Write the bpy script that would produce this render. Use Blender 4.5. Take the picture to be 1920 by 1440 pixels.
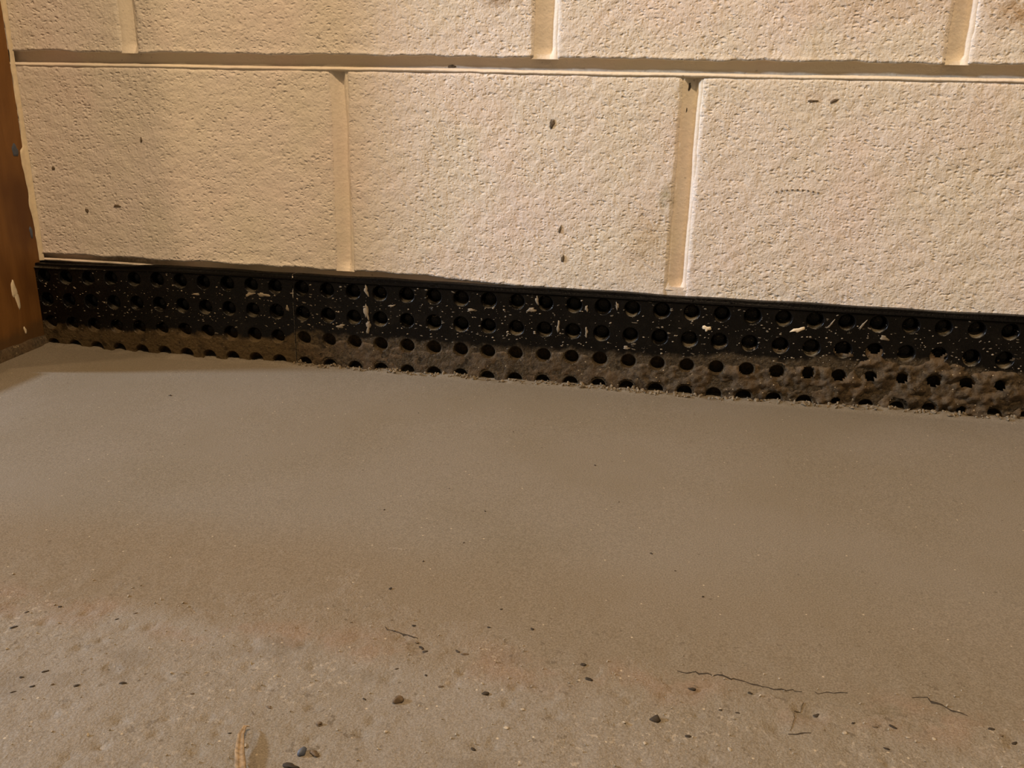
import bpy, bmesh, math, random
import numpy as np
from mathutils import Vector, Matrix, Euler

# ------------------------------------------------------------------ clear
for o in list(bpy.data.objects):
    bpy.data.objects.remove(o, do_unlink=True)
scene = bpy.context.scene
COL = scene.collection
random.seed(7)

# ------------------------------------------------------------------ camera
cam_d = bpy.data.cameras.new('camera')
cam = bpy.data.objects.new('camera', cam_d)
COL.objects.link(cam)
cam_d.sensor_fit = 'HORIZONTAL'
cam_d.sensor_width = 36.0
cam_d.lens = 29.45
cam_d.clip_start = 0.01
_r = Vector((0.98415663, 0.17571304, 0.02367812))
_u = Vector((-0.07623673, 0.29880975, 0.95126268))
_f = Vector((-0.16007401, 0.93799662, -0.30747138))
M = Matrix.Identity(4)
for i in range(3):
    M[i][0] = _r[i]; M[i][1] = _u[i]; M[i][2] = -_f[i]
M.translation = Vector((0.11375, -0.79975, 0.25572))
cam.matrix_world = M
scene.camera = cam

# ------------------------------------------------------------------ world, lights, exposure
world = bpy.data.worlds.new('room_ambience')
scene.world = world
world.use_nodes = True
bgn = world.node_tree.nodes['Background']
bgn.inputs[0].default_value = (1.0, 0.80, 0.55, 1)
bgn.inputs[1].default_value = 0.10


def lamp(name, kind, loc, energy, color, target=None, **kw):
    d = bpy.data.lights.new(name, kind)
    d.energy = energy; d.color = color
    for k, v in kw.items():
        setattr(d, k, v)
    o = bpy.data.objects.new(name, d)
    COL.objects.link(o)
    o.location = loc
    if target is not None:
        o.rotation_euler = (Vector(target) - Vector(loc)).to_track_quat('-Z', 'Y').to_euler()
    return o


# the bare warm ceiling bulb, in front of the wall and above the camera
lamp('ceiling_bulb', 'POINT', (0.30, -1.00, 2.05), 128, (1.0, 0.705, 0.43), shadow_soft_size=0.05)
# a second, weaker warm bulb further along to the left; the post shades the wall beside it
lamp('second_bulb', 'POINT', (-1.95, -1.14, 1.75), 58, (1.0, 0.69, 0.40), shadow_soft_size=0.09)
# the cooler lamp of the next bay, beyond the wooden post on the left
lamp('next_bay_lamp', 'AREA', (-2.70, -0.74, 1.17), 86, (0.71, 0.82, 1.0), target=(-0.1, -0.05, 0.1),
     shape='DISK', size=0.20)

vs = scene.view_settings
vs.view_transform = 'Standard'
vs.look = 'None'
vs.exposure = 0.0
vs.gamma = 1.0
vs.use_curve_mapping = False

# ------------------------------------------------------------------ helpers
def vnoise(x, y, seed=0):
    x = np.asarray(x, float); y = np.asarray(y, float)
    xi = np.floor(x).astype(np.int64); yi = np.floor(y).astype(np.int64)
    fx = x - xi; fy = y - yi
    fx = fx * fx * (3 - 2 * fx); fy = fy * fy * (3 - 2 * fy)

    def h(a, b):
        n = (a * 374761393 + b * 668265263 + seed * 1442695041) & 0xffffffff
        n = ((n ^ (n >> 13)) * 1274126177) & 0xffffffff
        n = n ^ (n >> 16)
        return (n & 0xffff) / 65535.0
    a = h(xi, yi); b = h(xi + 1, yi); c = h(xi, yi + 1); d = h(xi + 1, yi + 1)
    return (a * (1 - fx) + b * fx) * (1 - fy) + (c * (1 - fx) + d * fx) * fy


def fbm(x, y, seed=0, oct=3):
    """noise in -1..1"""
    s = 0; a = 1; t = 0
    for k in range(oct):
        s = s + a * (vnoise(np.asarray(x) * 2 ** k, np.asarray(y) * 2 ** k, seed + k * 17) * 2 - 1)
        t += a; a *= 0.5
    return s / t


def sstep(a, b, x):
    t = np.clip((np.asarray(x, float) - a) / (b - a), 0, 1)
    return t * t * (3 - 2 * t)


def mesh_obj(name, verts, faces, mat, parent=None, smooth=True, loc=None):
    me = bpy.data.meshes.new(name)
    me.from_pydata([tuple(v) for v in verts], [], faces)
    me.update()
    if smooth:
        me.polygons.foreach_set('use_smooth', [True] * len(me.polygons))
    if mat:
        me.materials.append(mat)
    o = bpy.data.objects.new(name, me)
    COL.objects.link(o)
    if loc is not None:
        o.location = loc
    if parent is not None:
        o.parent = parent
    return o


def copy_mesh(name, me, loc, parent=None, rot=None, scale=None):
    o = bpy.data.objects.new(name, me)
    COL.objects.link(o)
    o.location = loc
    if rot: o.rotation_euler = rot
    if scale: o.scale = scale
    if parent is not None: o.parent = parent
    return o


def empty(name, loc):
    o = bpy.data.objects.new(name, None)
    COL.objects.link(o)
    o.location = loc
    o.empty_display_size = 0.05
    return o


def tag(o, label=None, cat=None, group=None, kind=None):
    if label: o['label'] = label
    if cat: o['category'] = cat
    if group: o['group'] = group
    if kind: o['kind'] = kind
    return o


def grid_faces(nx, ny, flip=False):
    """grid of nx*ny vertices, index j*nx+i"""
    f = []
    for j in range(ny - 1):
        for i in range(nx - 1):
            a = j * nx + i
            q = (a, a + 1, a + nx + 1, a + nx)
            f.append(q[::-1] if flip else q)
    return f


# ---- node helper
class NT:
    def __init__(self, name):
        self.m = bpy.data.materials.new(name)
        self.m.use_nodes = True
        self.t = self.m.node_tree
        self.t.nodes.clear()
        self.out = self.t.nodes.new('ShaderNodeOutputMaterial')
        self.b = self.t.nodes.new('ShaderNodeBsdfPrincipled')
        self.t.links.new(self.b.outputs[0], self.out.inputs[0])
        g = self.t.nodes.new('ShaderNodeNewGeometry')
        self.P = g.outputs['Position']
        s = self.t.nodes.new('ShaderNodeSeparateXYZ')
        self.t.links.new(self.P, s.inputs[0])
        self.x, self.y, self.z = s.outputs

    def set(self, sock, v):
        if isinstance(v, bpy.types.NodeSocket):
            self.t.links.new(v, sock)
        elif isinstance(v, (tuple, list)) and len(v) == 3 and sock.type == 'RGBA':
            sock.default_value = (*v, 1)
        else:
            sock.default_value = v

    def math(self, op, a, b=None, c=None, clamp=False):
        n = self.t.nodes.new('ShaderNodeMath'); n.operation = op; n.use_clamp = clamp
        self.set(n.inputs[0], a)
        if b is not None: self.set(n.inputs[1], b)
        if c is not None: self.set(n.inputs[2], c)
        return n.outputs[0]

    def add(self, a, b): return self.math('ADD', a, b)
    def sub(self, a, b): return self.math('SUBTRACT', a, b)
    def mul(self, a, b): return self.math('MULTIPLY', a, b)
    def mx(self, a, b): return self.math('MAXIMUM', a, b)
    def mn(self, a, b): return self.math('MINIMUM', a, b)

    def ss(self, v, a, b, lo=0.0, hi=1.0):
        n = self.t.nodes.new('ShaderNodeMapRange'); n.interpolation_type = 'SMOOTHSTEP'
        self.set(n.inputs['Value'], v)
        self.set(n.inputs['From Min'], a); self.set(n.inputs['From Max'], b)
        self.set(n.inputs['To Min'], lo); self.set(n.inputs['To Max'], hi)
        return n.outputs[0]

    def map(self, scale=(1, 1, 1), loc=(0, 0, 0), rot=(0, 0, 0), vec=None):
        n = self.t.nodes.new('ShaderNodeMapping')
        self.set(n.inputs[0], vec or self.P)
        n.inputs['Scale'].default_value = scale
        n.inputs['Location'].default_value = loc
        n.inputs['Rotation'].default_value = rot
        return n.outputs[0]

    def noise(self, scale, detail=2, rough=0.5, vec=None, dist=0.0, color=False):
        n = self.t.nodes.new('ShaderNodeTexNoise')
        self.set(n.inputs['Vector'], vec or self.P)
        n.inputs['Scale'].default_value = scale
        n.inputs['Detail'].default_value = detail
        n.inputs['Roughness'].default_value = rough
        n.inputs['Distortion'].default_value = dist
        return n.outputs['Color' if color else 'Fac']

    def voro(self, scale, vec=None, feature='F1'):
        n = self.t.nodes.new('ShaderNodeTexVoronoi'); n.feature = feature
        self.set(n.inputs['Vector'], vec or self.P)
        n.inputs['Scale'].default_value = scale
        s = self.t.nodes.new('ShaderNodeSeparateColor')
        self.t.links.new(n.outputs['Color'], s.inputs[0])
        return n.outputs['Distance'], s.outputs[0], s.outputs[1]

    def mix(self, fac, a, b, blend='MIX'):
        n = self.t.nodes.new('ShaderNodeMix'); n.data_type = 'RGBA'; n.blend_type = blend
        self.set(n.inputs[0], fac); self.set(n.inputs[6], a); self.set(n.inputs[7], b)
        return n.outputs[2]

    def warp(self, amount, scale, vec=None):
        c = self.noise(scale, 2, color=True, vec=vec)
        n = self.t.nodes.new('ShaderNodeVectorMath'); n.operation = 'MULTIPLY_ADD'
        self.set(n.inputs[0], c); n.inputs[1].default_value = (amount,) * 3
        self.set(n.inputs[2], vec or self.P)
        return n.outputs[0]

    def blob(self, c, r, soft=0.6, axes='xz'):
        """soft spot mask with a ragged edge around c (two of the axes)"""
        a = self.sub(getattr(self, axes[0]), c[0]); b = self.sub(getattr(self, axes[1]), c[1])
        rx, rz = r if isinstance(r, tuple) else (r, r)
        a = self.math('DIVIDE', a, rx); b = self.math('DIVIDE', b, rz)
        d = self.math('SQRT', self.add(self.mul(a, a), self.mul(b, b)))
        return self.ss(d, 1.0, 1.0 - soft)

    def bump(self, h, dist=0.001, strength=1.0, normal=None):
        n = self.t.nodes.new('ShaderNodeBump')
        n.inputs['Strength'].default_value = strength
        n.inputs['Distance'].default_value = dist
        self.set(n.inputs['Height'], h)
        if normal: self.set(n.inputs['Normal'], normal)
        return n.outputs[0]

    def fin(self, color, rough, normal=None, spec=0.5):
        self.set(self.b.inputs['Base Color'], color)
        self.set(self.b.inputs['Roughness'], rough)
        self.set(self.b.inputs['Specular IOR Level'], spec)
        if normal: self.set(self.b.inputs['Normal'], normal)
        return self.m


# ------------------------------------------------------------------ materials
def mat_wall(name, pits=1.0, base=(0.82, 0.735, 0.645)):
    n = NT(name)
    # shallow open pores of the painted block face, a few millimetres each
    w = n.warp(0.004, 160)
    v = n.map((170, 170, 300), vec=w)
    d, r1, r2 = n.voro(1.0, v)
    pit = n.mul(n.ss(d, 0.52, 0.06), n.ss(r1, 0.35, 0.75))
    v2 = n.map((330, 330, 430), vec=w)
    d2, q1, q2 = n.voro(1.0, v2)
    pit2 = n.mul(n.ss(d2, 0.50, 0.08), n.ss(q1, 0.45, 0.8))
    peel = n.noise(330, 3, 0.55)
    lump = n.noise(110, 2, 0.5)
    patch = n.ss(n.noise(16, 2), 0.30, 0.62, 0.45, 1.0)
    h = n.add(n.mul(peel, 0.95), n.mul(lump, 1.2))
    h = n.sub(h, n.mul(n.mul(pit, patch), 0.85 * pits))
    h = n.sub(h, n.mul(n.mul(pit2, patch), 0.5 * pits))
    nrm = n.bump(h, 0.0010, 0.85 if pits > 0.3 else 0.5)
    # paint tint drifting a little, dirt, a few rusty blotches
    c = n.mix(n.ss(n.noise(9, 3, 0.6), 0.35, 0.65), base, (base[0] * 0.97, base[1] * 0.985, base[2] * 0.93))
    c = n.mix(n.ss(n.noise(13, 2, 0.5, vec=n.map(loc=(3, 1, 7))), 0.50, 0.72, 0, 0.5), c, (base[0], base[1] * 0.94, base[2] * 0.93))
    ragged = n.noise(120, 4, 0.7)
    rag = n.ss(ragged, 0.42, 0.60)
    for (cx, cz), r, a, colr in (
            ((-0.041, 0.362), (0.034, 0.024), 1.0, (0.24, 0.13, 0.035)),
            ((0.392, 0.345), (0.040, 0.026), 0.85, (0.42, 0.26, 0.11)),
            ((0.28, 0.352), (0.12, 0.024), 0.34, (0.45, 0.31, 0.15)),
            ((0.40, 0.235), (0.07, 0.045), 0.22, (0.60, 0.47, 0.28)),
            ((0.101, 0.146), (0.028, 0.05), 0.55, (0.50, 0.36, 0.17)),
            ((0.117, 0.185), (0.012, 0.020), 0.75, (0.36, 0.32, 0.18)),
            ((-0.22, 0.135), (0.03, 0.03), 0.10, (0.5, 0.36, 0.2)),
            ((0.24, 0.276), (0.025, 0.008), 0.3, (0.6, 0.42, 0.30)),
            ((-0.02, 0.16), (0.09, 0.05), 0.12, (0.78, 0.52, 0.48)),
            ((-0.44, 0.098), (0.07, 0.006), 0.75, (0.12, 0.085, 0.045))):
        c = n.mix(n.mul(n.mul(n.blob((cx, cz), r, 0.9), n.ss(ragged, 0.30, 0.62)), a), c, colr)
    # tiny dirt flecks sitting in some pores
    ds, s1, s2 = n.voro(1.0, n.map((95, 95, 120), vec=w))
    spk = n.mul(n.ss(ds, 0.16, 0.05), n.ss(s1, 0.80, 0.84))
    c = n.mix(n.mul(spk, 0.6), c, (0.26, 0.20, 0.13))
    return n.fin(c, 0.62, nrm, 0.3)


def mat_floor(name, old=False):
    n = NT(name)
    g = n.noise(1100, 2, 0.6)
    g2 = n.noise(420, 3, 0.6)
    big = n.noise(5.5, 3, 0.55)
    base = (0.185, 0.158, 0.118) if not old else (0.215, 0.186, 0.145)
    c = n.mix(n.ss(big, 0.35, 0.68), base, (base[0] * 0.90, base[1] * 0.875, base[2] * 0.80))
    rag = n.noise(26, 3, 0.6)
    # brown band where the new strip feathers out on to the slab
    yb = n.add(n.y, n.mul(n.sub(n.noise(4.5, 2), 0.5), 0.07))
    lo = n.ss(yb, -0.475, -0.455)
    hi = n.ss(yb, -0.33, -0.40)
    brown_band = n.mul(n.mul(lo, hi), n.ss(n.x, 0.25, -0.15, 0.25, 0.80))
    c = n.mix(n.mul(brown_band, 0.8), c, (0.165, 0.118, 0.062))
    # rust-pink tinge along the seam
    seam = n.mul(n.ss(n.y, -0.48, -0.462), n.ss(n.y, -0.435, -0.455))
    c = n.mix(n.mul(n.mul(seam, n.ss(rag, 0.45, 0.62)), 0.35), c, (0.24, 0.145, 0.09))
    # sand grain
    c = n.mix(n.ss(g, 0.30, 0.72), n.mix(0.16, c, (0, 0, 0)), n.mix(0.07, c, (0.9, 0.8, 0.65)))
    d, r1, r2 = n.voro(260)
    lite = n.mul(n.ss(d, 0.20, 0.08), n.ss(r1, 0.90 if old else 0.955, 0.92 if old else 0.97))
    c = n.mix(n.mul(lite, 0.55), c, (0.62, 0.52, 0.36))
    d2, t1, t2 = n.voro(210, n.map(loc=(5, 2, 1)))
    dark = n.mul(n.ss(d2, 0.26, 0.08), n.ss(t1, 0.90 if old else 0.965, 0.93 if old else 0.98))
    c = n.mix(n.mul(dark, 0.5), c, (0.06, 0.042, 0.022))
    if old:
        pale = n.mul(n.ss(n.noise(340, 3, 0.7), 0.56, 0.66), n.ss(n.noise(17, 3, 0.6), 0.48, 0.62))
        c = n.mix(n.mul(pale, 0.45), c, (0.46, 0.39, 0.29))
        dk = n.mul(n.ss(n.noise(190, 3, 0.7), 0.585, 0.66), n.ss(n.noise(21, 3, 0.6, vec=n.map(loc=(4, 4, 4))), 0.45, 0.60))
        c = n.mix(n.mul(dk, 0.55), c, (0.075, 0.055, 0.032))
        c = n.mix(n.ss(n.noise(11, 3, 0.6, vec=n.map((1, 2.2, 1), (2, 7, 1))), 0.56, 0.66, 0, 0.28), c, (0.11, 0.088, 0.058))
    else:
        dk = n.mul(n.ss(n.noise(230, 3, 0.7), 0.59, 0.67), n.mul(n.ss(n.y, -0.37, -0.45), n.ss(n.noise(21, 2), 0.42, 0.56)))
        c = n.mix(n.mul(dk, 0.6), c, (0.075, 0.055, 0.032))
    h = n.add(n.mul(g, 0.25), n.mul(g2, 0.5))
    if old:
        h = n.add(h, n.mul(n.noise(150, 4, 0.65), 1.3))
    else:
        h = n.add(h, n.mul(n.mul(n.noise(150, 3, 0.6), n.ss(n.y, -0.36, -0.44)), 1.0))
    nrm = n.bump(h, 0.0005 if not old else 0.0010, 0.8)
    rough = n.ss(g2, 0.3, 0.7, 0.62, 0.80)
    return n.fin(c, rough, nrm, 0.35)


def mat_membrane():
    n = NT('black_dimpled_plastic')
    f = n.noise(380, 3, 0.65)
    w = n.warp(0.005, 140)
    # paint and mortar spatter, and glints put into the colour, as flattened flecks
    d, r1, r2 = n.voro(1.0, n.map((190, 190, 420), vec=w))
    spat_glint = n.mul(n.ss(d, 0.30, 0.16), n.ss(r1, 0.74, 0.80))
    spat_glint = n.mul(spat_glint, n.ss(n.noise(22, 2), 0.38, 0.6))
    d2, q1, q2 = n.voro(1.0, n.map((90, 90, 260), vec=w))
    spat_glint2 = n.mul(n.ss(d2, 0.22, 0.12), n.ss(q1, 0.86, 0.9))
    film = n.ss(n.noise(60, 4, 0.7), 0.45, 0.78, 0.0, 0.35)
    c = n.mix(n.mul(film, n.ss(n.z, 0.0905, 0.0885)), (0.0035, 0.0030, 0.0026), (0.022, 0.018, 0.013))
    c = n.mix(n.mul(n.mul(spat_glint, 0.75), n.ss(n.z, 0.0900, 0.0885)), c, (0.34, 0.29, 0.22))
    c = n.mix(n.mul(n.mul(spat_glint2, 0.6), n.ss(n.z, 0.0900, 0.0885)), c, (0.26, 0.22, 0.16))
    top = n.ss(n.z, 0.0900, 0.0885)
    # lamplight on the dusty lower lips of the cups, put into upward-facing colour
    gn = n.t.nodes.new('ShaderNodeNewGeometry'); sp = n.t.nodes.new('ShaderNodeSeparateXYZ')
    n.t.links.new(gn.outputs['Normal'], sp.inputs[0])
    lip_light = n.mul(n.mul(n.ss(sp.outputs[2], 0.35, 0.98), top), n.ss(n.noise(60, 3, 0.6), 0.40, 0.66, 0.02, 0.9))
    lip_light = n.mul(lip_light, n.ss(n.x, -0.35, 0.25, 0.45, 1.0))
    c = n.mix(lip_light, c, (0.20, 0.17, 0.115))
    # mud wash drying on the lower rows
    rag = n.add(n.mul(n.noise(45, 4, 0.65), 0.020), n.mul(n.noise(9, 1), 0.012))
    thr = n.add(0.010, n.mul(n.ss(n.x, -0.262, -0.245), 0.011))
    thr = n.add(thr, n.mul(n.ss(n.x, 0.10, 0.32), 0.010))
    mud = n.ss(n.sub(n.add(thr, rag), n.z), -0.003, 0.004)
    mc = n.mix(n.ss(f, 0.3, 0.7), (0.038, 0.027, 0.014), (0.100, 0.073, 0.040))
    mc = n.mix(n.ss(n.x, -0.26, -0.24), n.mix(0.4, mc, (0.12, 0.075, 0.025)), mc)
    mud = n.mul(mud, n.ss(n.noise(75, 3, 0.65, vec=n.map(loc=(1, 5, 2))), 0.30, 0.50, 0.35, 1.0))
    c = n.mix(n.mul(mud, 0.92), c, mc)
    h = n.add(n.mul(f, 0.6), n.mul(n.mx(spat_glint, spat_glint2), 0.5))
    h = n.add(h, n.mul(n.mul(mud, n.noise(300, 3, 0.7)), 1.2))
    nrm = n.bump(h, 0.0010, 0.9)
    rough = n.add(n.ss(f, 0.3, 0.7, 0.16, 0.34), n.add(n.mul(n.mx(mud, spat_glint), 0.45), n.ss(n.z, 0.089, 0.091, 0.0, 0.10)))
    return n.fin(c, rough, nrm, n.ss(n.z, 0.0885, 0.0910, 0.22, 0.05))


def mat_mud():
    n = NT('drying_mud')
    f = n.noise(260, 4, 0.7)
    g = n.noise(40, 2)
    c = n.mix(n.ss(f, 0.3, 0.7), (0.036, 0.025, 0.013), (0.118, 0.084, 0.046))
    c = n.mix(n.ss(g, 0.4, 0.7, 0, 0.5), c, (0.115, 0.070, 0.030))
    d, r1, r2 = n.voro(330)
    c = n.mix(n.mul(n.ss(d, 0.28, 0.1), n.ss(r1, 0.86, 0.9)), c, (0.42, 0.33, 0.20))
    return n.fin(c, 0.75, n.bump(f, 0.0014, 0.9), 0.35)


def mat_wood():
    n = NT('stained_brown_wood')
    v = n.map((1, 1, 0.12))
    grain = n.noise(70, 4, 0.65, vec=v, dist=1.2)
    big = n.noise(14, 3, 0.6, vec=n.map((1, 1, 0.5)))
    c = n.mix(n.ss(grain, 0.2, 0.8), (0.165, 0.070, 0.016), (0.235, 0.108, 0.028))
    c = n.mix(n.ss(big, 0.42, 0.66, 0, 0.8), c, (0.095, 0.036, 0.010))
    # muddy wash near the foot
    foot = n.ss(n.sub(n.add(0.010, n.mul(n.noise(50, 3), 0.03)), n.z), -0.012, 0.006)
    c = n.mix(n.mul(foot, 0.7), c, (0.085, 0.050, 0.02))
    d, r1, r2 = n.voro(140)
    c = n.mix(n.mul(n.ss(d, 0.16, 0.06), n.ss(r1, 0.92, 0.94)), c, (0.5, 0.36, 0.17))
    return n.fin(c, 0.55, n.bump(n.add(grain, big), 0.0006, 0.5), 0.35)


def mat_plain(name, col, rough=0.6, var=0.25, scale=200, bump=0.0004, spec=0.35):
    n = NT(name)
    f = n.noise(scale, 3, 0.6)
    c = n.mix(n.ss(f, 0.3, 0.7), tuple(k * (1 - var) for k in col), tuple(min(1, k * (1 + var * 0.6)) for k in col))
    return n.fin(c, rough, n.bump(f, bump, 0.7), spec)


M_BLOCK = mat_wall('painted_block_face', 1.0)
M_MORTAR = mat_wall('painted_mortar', 0.12, (0.82, 0.72, 0.60))
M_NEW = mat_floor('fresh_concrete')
M_OLD = mat_floor('old_slab_concrete', True)
M_MEMB = mat_membrane()
M_MUD = mat_mud()
M_WOOD = mat_wood()
M_PAINT = mat_plain('cream_paint', (0.78, 0.66, 0.46), 0.5, 0.08)
M_PLAST = mat_plain('cream_spatter_glint', (0.27, 0.22, 0.15), 0.6, 0.3)
M_BLUE = mat_plain('blue_grey_paint', (0.085, 0.10, 0.13), 0.5, 0.2)
M_DARK = mat_plain('dark_grit', (0.040, 0.029, 0.017), 0.8, 0.4)
M_GRIT = mat_plain('brown_grit', (0.14, 0.10, 0.06), 0.8, 0.4)
M_PALE = mat_plain('pale_grit', (0.38, 0.32, 0.23), 0.75, 0.25)
M_SMUT = mat_plain('dirt_smear', (0.16, 0.12, 0.075), 0.8, 0.4, 600)
M_STRAW = mat_plain('pale_splinter_wood', (0.30, 0.215, 0.125), 0.6, 0.35, 400)
M_CRUMB = mat_plain('concrete_crumbs', (0.22, 0.17, 0.105), 0.8, 0.35, 400)

# ------------------------------------------------------------------ dimensions (metres)
ZB = 0.2975          # bed joint between the two courses in view
CH = 0.2032          # course height
HJ = 0.0062          # half the bed joint
POST_X = -0.541
FACE = 0.0           # wall face plane

# ------------------------------------------------------------------ block wall
wall = mesh_obj('wall_back', [(-1.3, 0.030, -0.15), (1.45, 0.030, -0.15), (1.45, 0.030, 1.32), (-1.3, 0.030, 1.32),
                              (-1.3, 0.19, -0.15), (1.45, 0.19, -0.15), (1.45, 0.19, 1.32), (-1.3, 0.19, 1.32)],
                [(0, 1, 2, 3), (5, 4, 7, 6), (4, 0, 3, 7), (1, 5, 6, 2), (3, 2, 6, 7), (4, 5, 1, 0)], M_MORTAR, smooth=False)
tag(wall, 'cream painted concrete block wall behind the black membrane', kind='structure')


def make_block(x0, x1, z0, z1, step, seed, dip=False):
    """one painted block: rounded, slightly lumpy face with a ragged arris"""
    nx = max(4, int(round((x1 - x0) / step))) + 1
    nz = max(4, int(round((z1 - z0) / step))) + 1
    X, Z = np.meshgrid(np.linspace(x0, x1, nx), np.linspace(z0, z1, nz))
    gx, gz = X.copy(), Z.copy()
    # ragged edges
    e = 0.0011
    dl = X - x0; dr = x1 - X; db = Z - z0; dt = z1 - Z
    fall = lambda d: np.clip(1 - d / 0.012, 0, 1)
    jz = fbm(gx * 45, gz * 0 + 3, seed, 4); jz2 = fbm(gx * 45, gz * 0 + 9, seed + 5, 4)
    jx = fbm(gz * 45, gx * 0 + 3, seed + 9, 4); jx2 = fbm(gz * 45, gx * 0 + 9, seed + 13, 4)
    Z = Z + fall(db) * jz * e * 1.6 + fall(dt) * jz2 * e * 1.1
    X = X + fall(dl) * jx * e + fall(dr) * jx2 * e
    dmin = np.minimum(np.minimum(dl, dr), np.minimum(db, dt))
    Y = -0.0005 * fbm(gx * 28, gz * 28, seed + 3, 3) - 0.00045 * fbm(gx * 140, gz * 170, seed + 21, 2)
    dm2 = np.minimum(np.minimum(dl, dr), dt)
    Y = Y + 0.0020 * np.clip(1 - dm2 / 0.0035, 0, 1) ** 2
    # paint built up as a ragged lip along the lower arris
    lip = np.exp(-((db - 0.0002) / 0.0026) ** 2) * (0.5 + 0.5 * fbm(gx * 70, gz * 0, seed + 33, 3))
    Y = Y - 0.0016 * np.clip(lip, 0.1 * (db < 0.003), 1)
    if dip:
        Z = Z - 0.0085 * sstep(-0.17, 0.09, gx) * (dt / (z1 - z0))
    Y = Y + FACE
    cx, cz = (x0 + x1) / 2, z0
    verts = list(zip((X - cx).ravel(), Y.ravel(), (Z - cz).ravel()))
    faces = grid_faces(nx, nz)
    ring = [i for i in range(nx)] + [j * nx + nx - 1 for j in range(1, nz)] + \
           [(nz - 1) * nx + i for i in range(nx - 2, -1, -1)] + [j * nx for j in range(nz - 2, 0, -1)]
    b0 = len(verts)
    for i in ring:
        v = verts[i]; verts.append((v[0], 0.0295, v[2]))
    L = len(ring)
    for k in range(L):
        a, b = ring[k], ring[(k + 1) % L]
        faces.append((b, a, b0 + k, b0 + (k + 1) % L))
    o = mesh_obj('concrete_block', verts, faces, M_BLOCK, wall, loc=(cx, 0, cz))
    return o


# head joints of each course: (centre, half width); the two courses in view as they stand, the others in bond
HJW = 0.0095
joints = {
    0: [(-1.205, HJW), (-0.80, HJW), (-0.395, HJW), (0.010, HJW), (0.415, HJW), (0.82, HJW), (1.225, HJW)],
    1: [(-1.01, HJW), (-0.604, HJW), (-0.1965, 0.0085), (0.1325, 0.0085), (0.537, HJW), (0.943, HJW), (1.35, HJW)],
    2: [(-1.22, HJW), (-0.815, HJW), (-0.4095, 0.0085), (0.0, 0.0105), (0.346, 0.009), (0.752, HJW), (1.158, HJW)],
    3: [(-1.01, HJW), (-0.604, HJW), (-0.2, HJW), (0.205, HJW), (0.611, HJW), (1.016, HJW)],
    4: [(-1.2, HJW), (-0.8, HJW), (-0.4, HJW), (0.004, HJW), (0.41, HJW), (0.816, HJW), (1.222, HJW)],
    5: [(-1.0, HJW), (-0.6, HJW), (-0.2, HJW), (0.205, HJW), (0.611, HJW), (1.016, HJW)],
}
XL, XR = -1.3, 1.45


def course_z(c):
    return ZB + (c - 2) * CH


def head_joint(cx, hw, z0, z1, seed):
    """struck upright joint: long slope in from the left, steep flank on the right"""
    prof = [(-1.25, 0.0022), (-0.9, 0.0012), (-0.5, 0.0030), (0.0, 0.0052), (0.38, 0.0066), (0.46, 0.0066),
            (0.70, 0.0036), (0.92, 0.0012), (1.2, 0.0020)]
    nz = int((z1 - z0) / 0.004) + 1
    zs = np.linspace(z0, z1, nz)
    verts = []
    for z in zs:
        w = 1 + 0.08 * float(fbm(z * 40, seed, seed, 2))
        s = 0.0008 * float(fbm(z * 25, seed + 7, seed + 4, 2))
        en = 1 - 0.85 * float(sstep(0.007, 0.001, z - z0))
        for (px, py) in prof:
            verts.append((px * hw * w + s, py * en + 0.0004 * float(fbm(z * 90, px * 3, seed, 2)), z - z0))
    return mesh_obj('mortar_joint', verts, grid_faces(len(prof), nz), M_MORTAR, wall, loc=(cx, FACE, z0))


def bed_joint(zc, seed, flush=False, x0=XL, x1=XR):
    """bed joint raked back under the upper block, with a lip of mortar proud of the lower one"""
    prof = [(-HJ - 0.0020, 0.0015), (-HJ - 0.0012, -0.0003), (-HJ - 0.0002, -0.0009), (-HJ + 0.0008, 0.0002),
            (-HJ + 0.0018, 0.0044), (-HJ + 0.0026, 0.0068), (0.0, 0.0078), (HJ * 0.6, 0.0085), (HJ + 0.002, 0.0095)]
    nx = int((x1 - x0) / 0.004) + 1
    xs = np.linspace(x0, x1, nx)
    verts = []
    for (pz, py) in prof:
        wob = 0.0007 * fbm(xs * 14, xs * 0 + seed, seed, 3)
        rag = (0.0005 * fbm(xs * 90, xs * 0 + pz * 900, seed + 3, 2)) if py < 0.003 else 0 * xs
        for i in range(nx):
            # the lowest joint is filled flush towards the right
            k = 1 - 0.92 * float(sstep(-0.12, 0.06, xs[i])) if flush else 1.0
            up = 0.0062 * float(sstep(-0.30, -0.44, xs[i])) if flush and pz < 0 else 0.0
            verts.append((xs[i], py * k, min(pz + up, 0.0015 + pz * 0.1) + wob[i] + rag[i]) if up else (xs[i], py * k, pz + wob[i] + rag[i]))
    return mesh_obj('mortar_joint', verts, grid_faces(nx, len(prof)), M_MORTAR, wall, loc=(0, FACE, zc))


sd = 1
for c in range(0, 6):
    z0 = course_z(c) + HJ
    z1 = z0 + CH - 2 * HJ
    edges = [(XL, 0)] + joints[c] + [(XR, 0)]
    for k in range(len(edges) - 1):
        a = edges[k][0] + edges[k][1] * 0.92
        b = edges[k + 1][0] - edges[k + 1][1] * 0.92
        inview = c in (1, 2) and b > -0.7 and a < 0.65
        make_block(a, b, z0, z1, 0.0022 if inview else 0.012, sd, c == 1); sd += 1
    for (cx, hw) in joints[c]:
        head_joint(cx, hw, z0 - 0.001, z1 + 0.001, sd); sd += 1
    bed_joint(z1 + HJ, sd, c == 0); sd += 1


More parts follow.
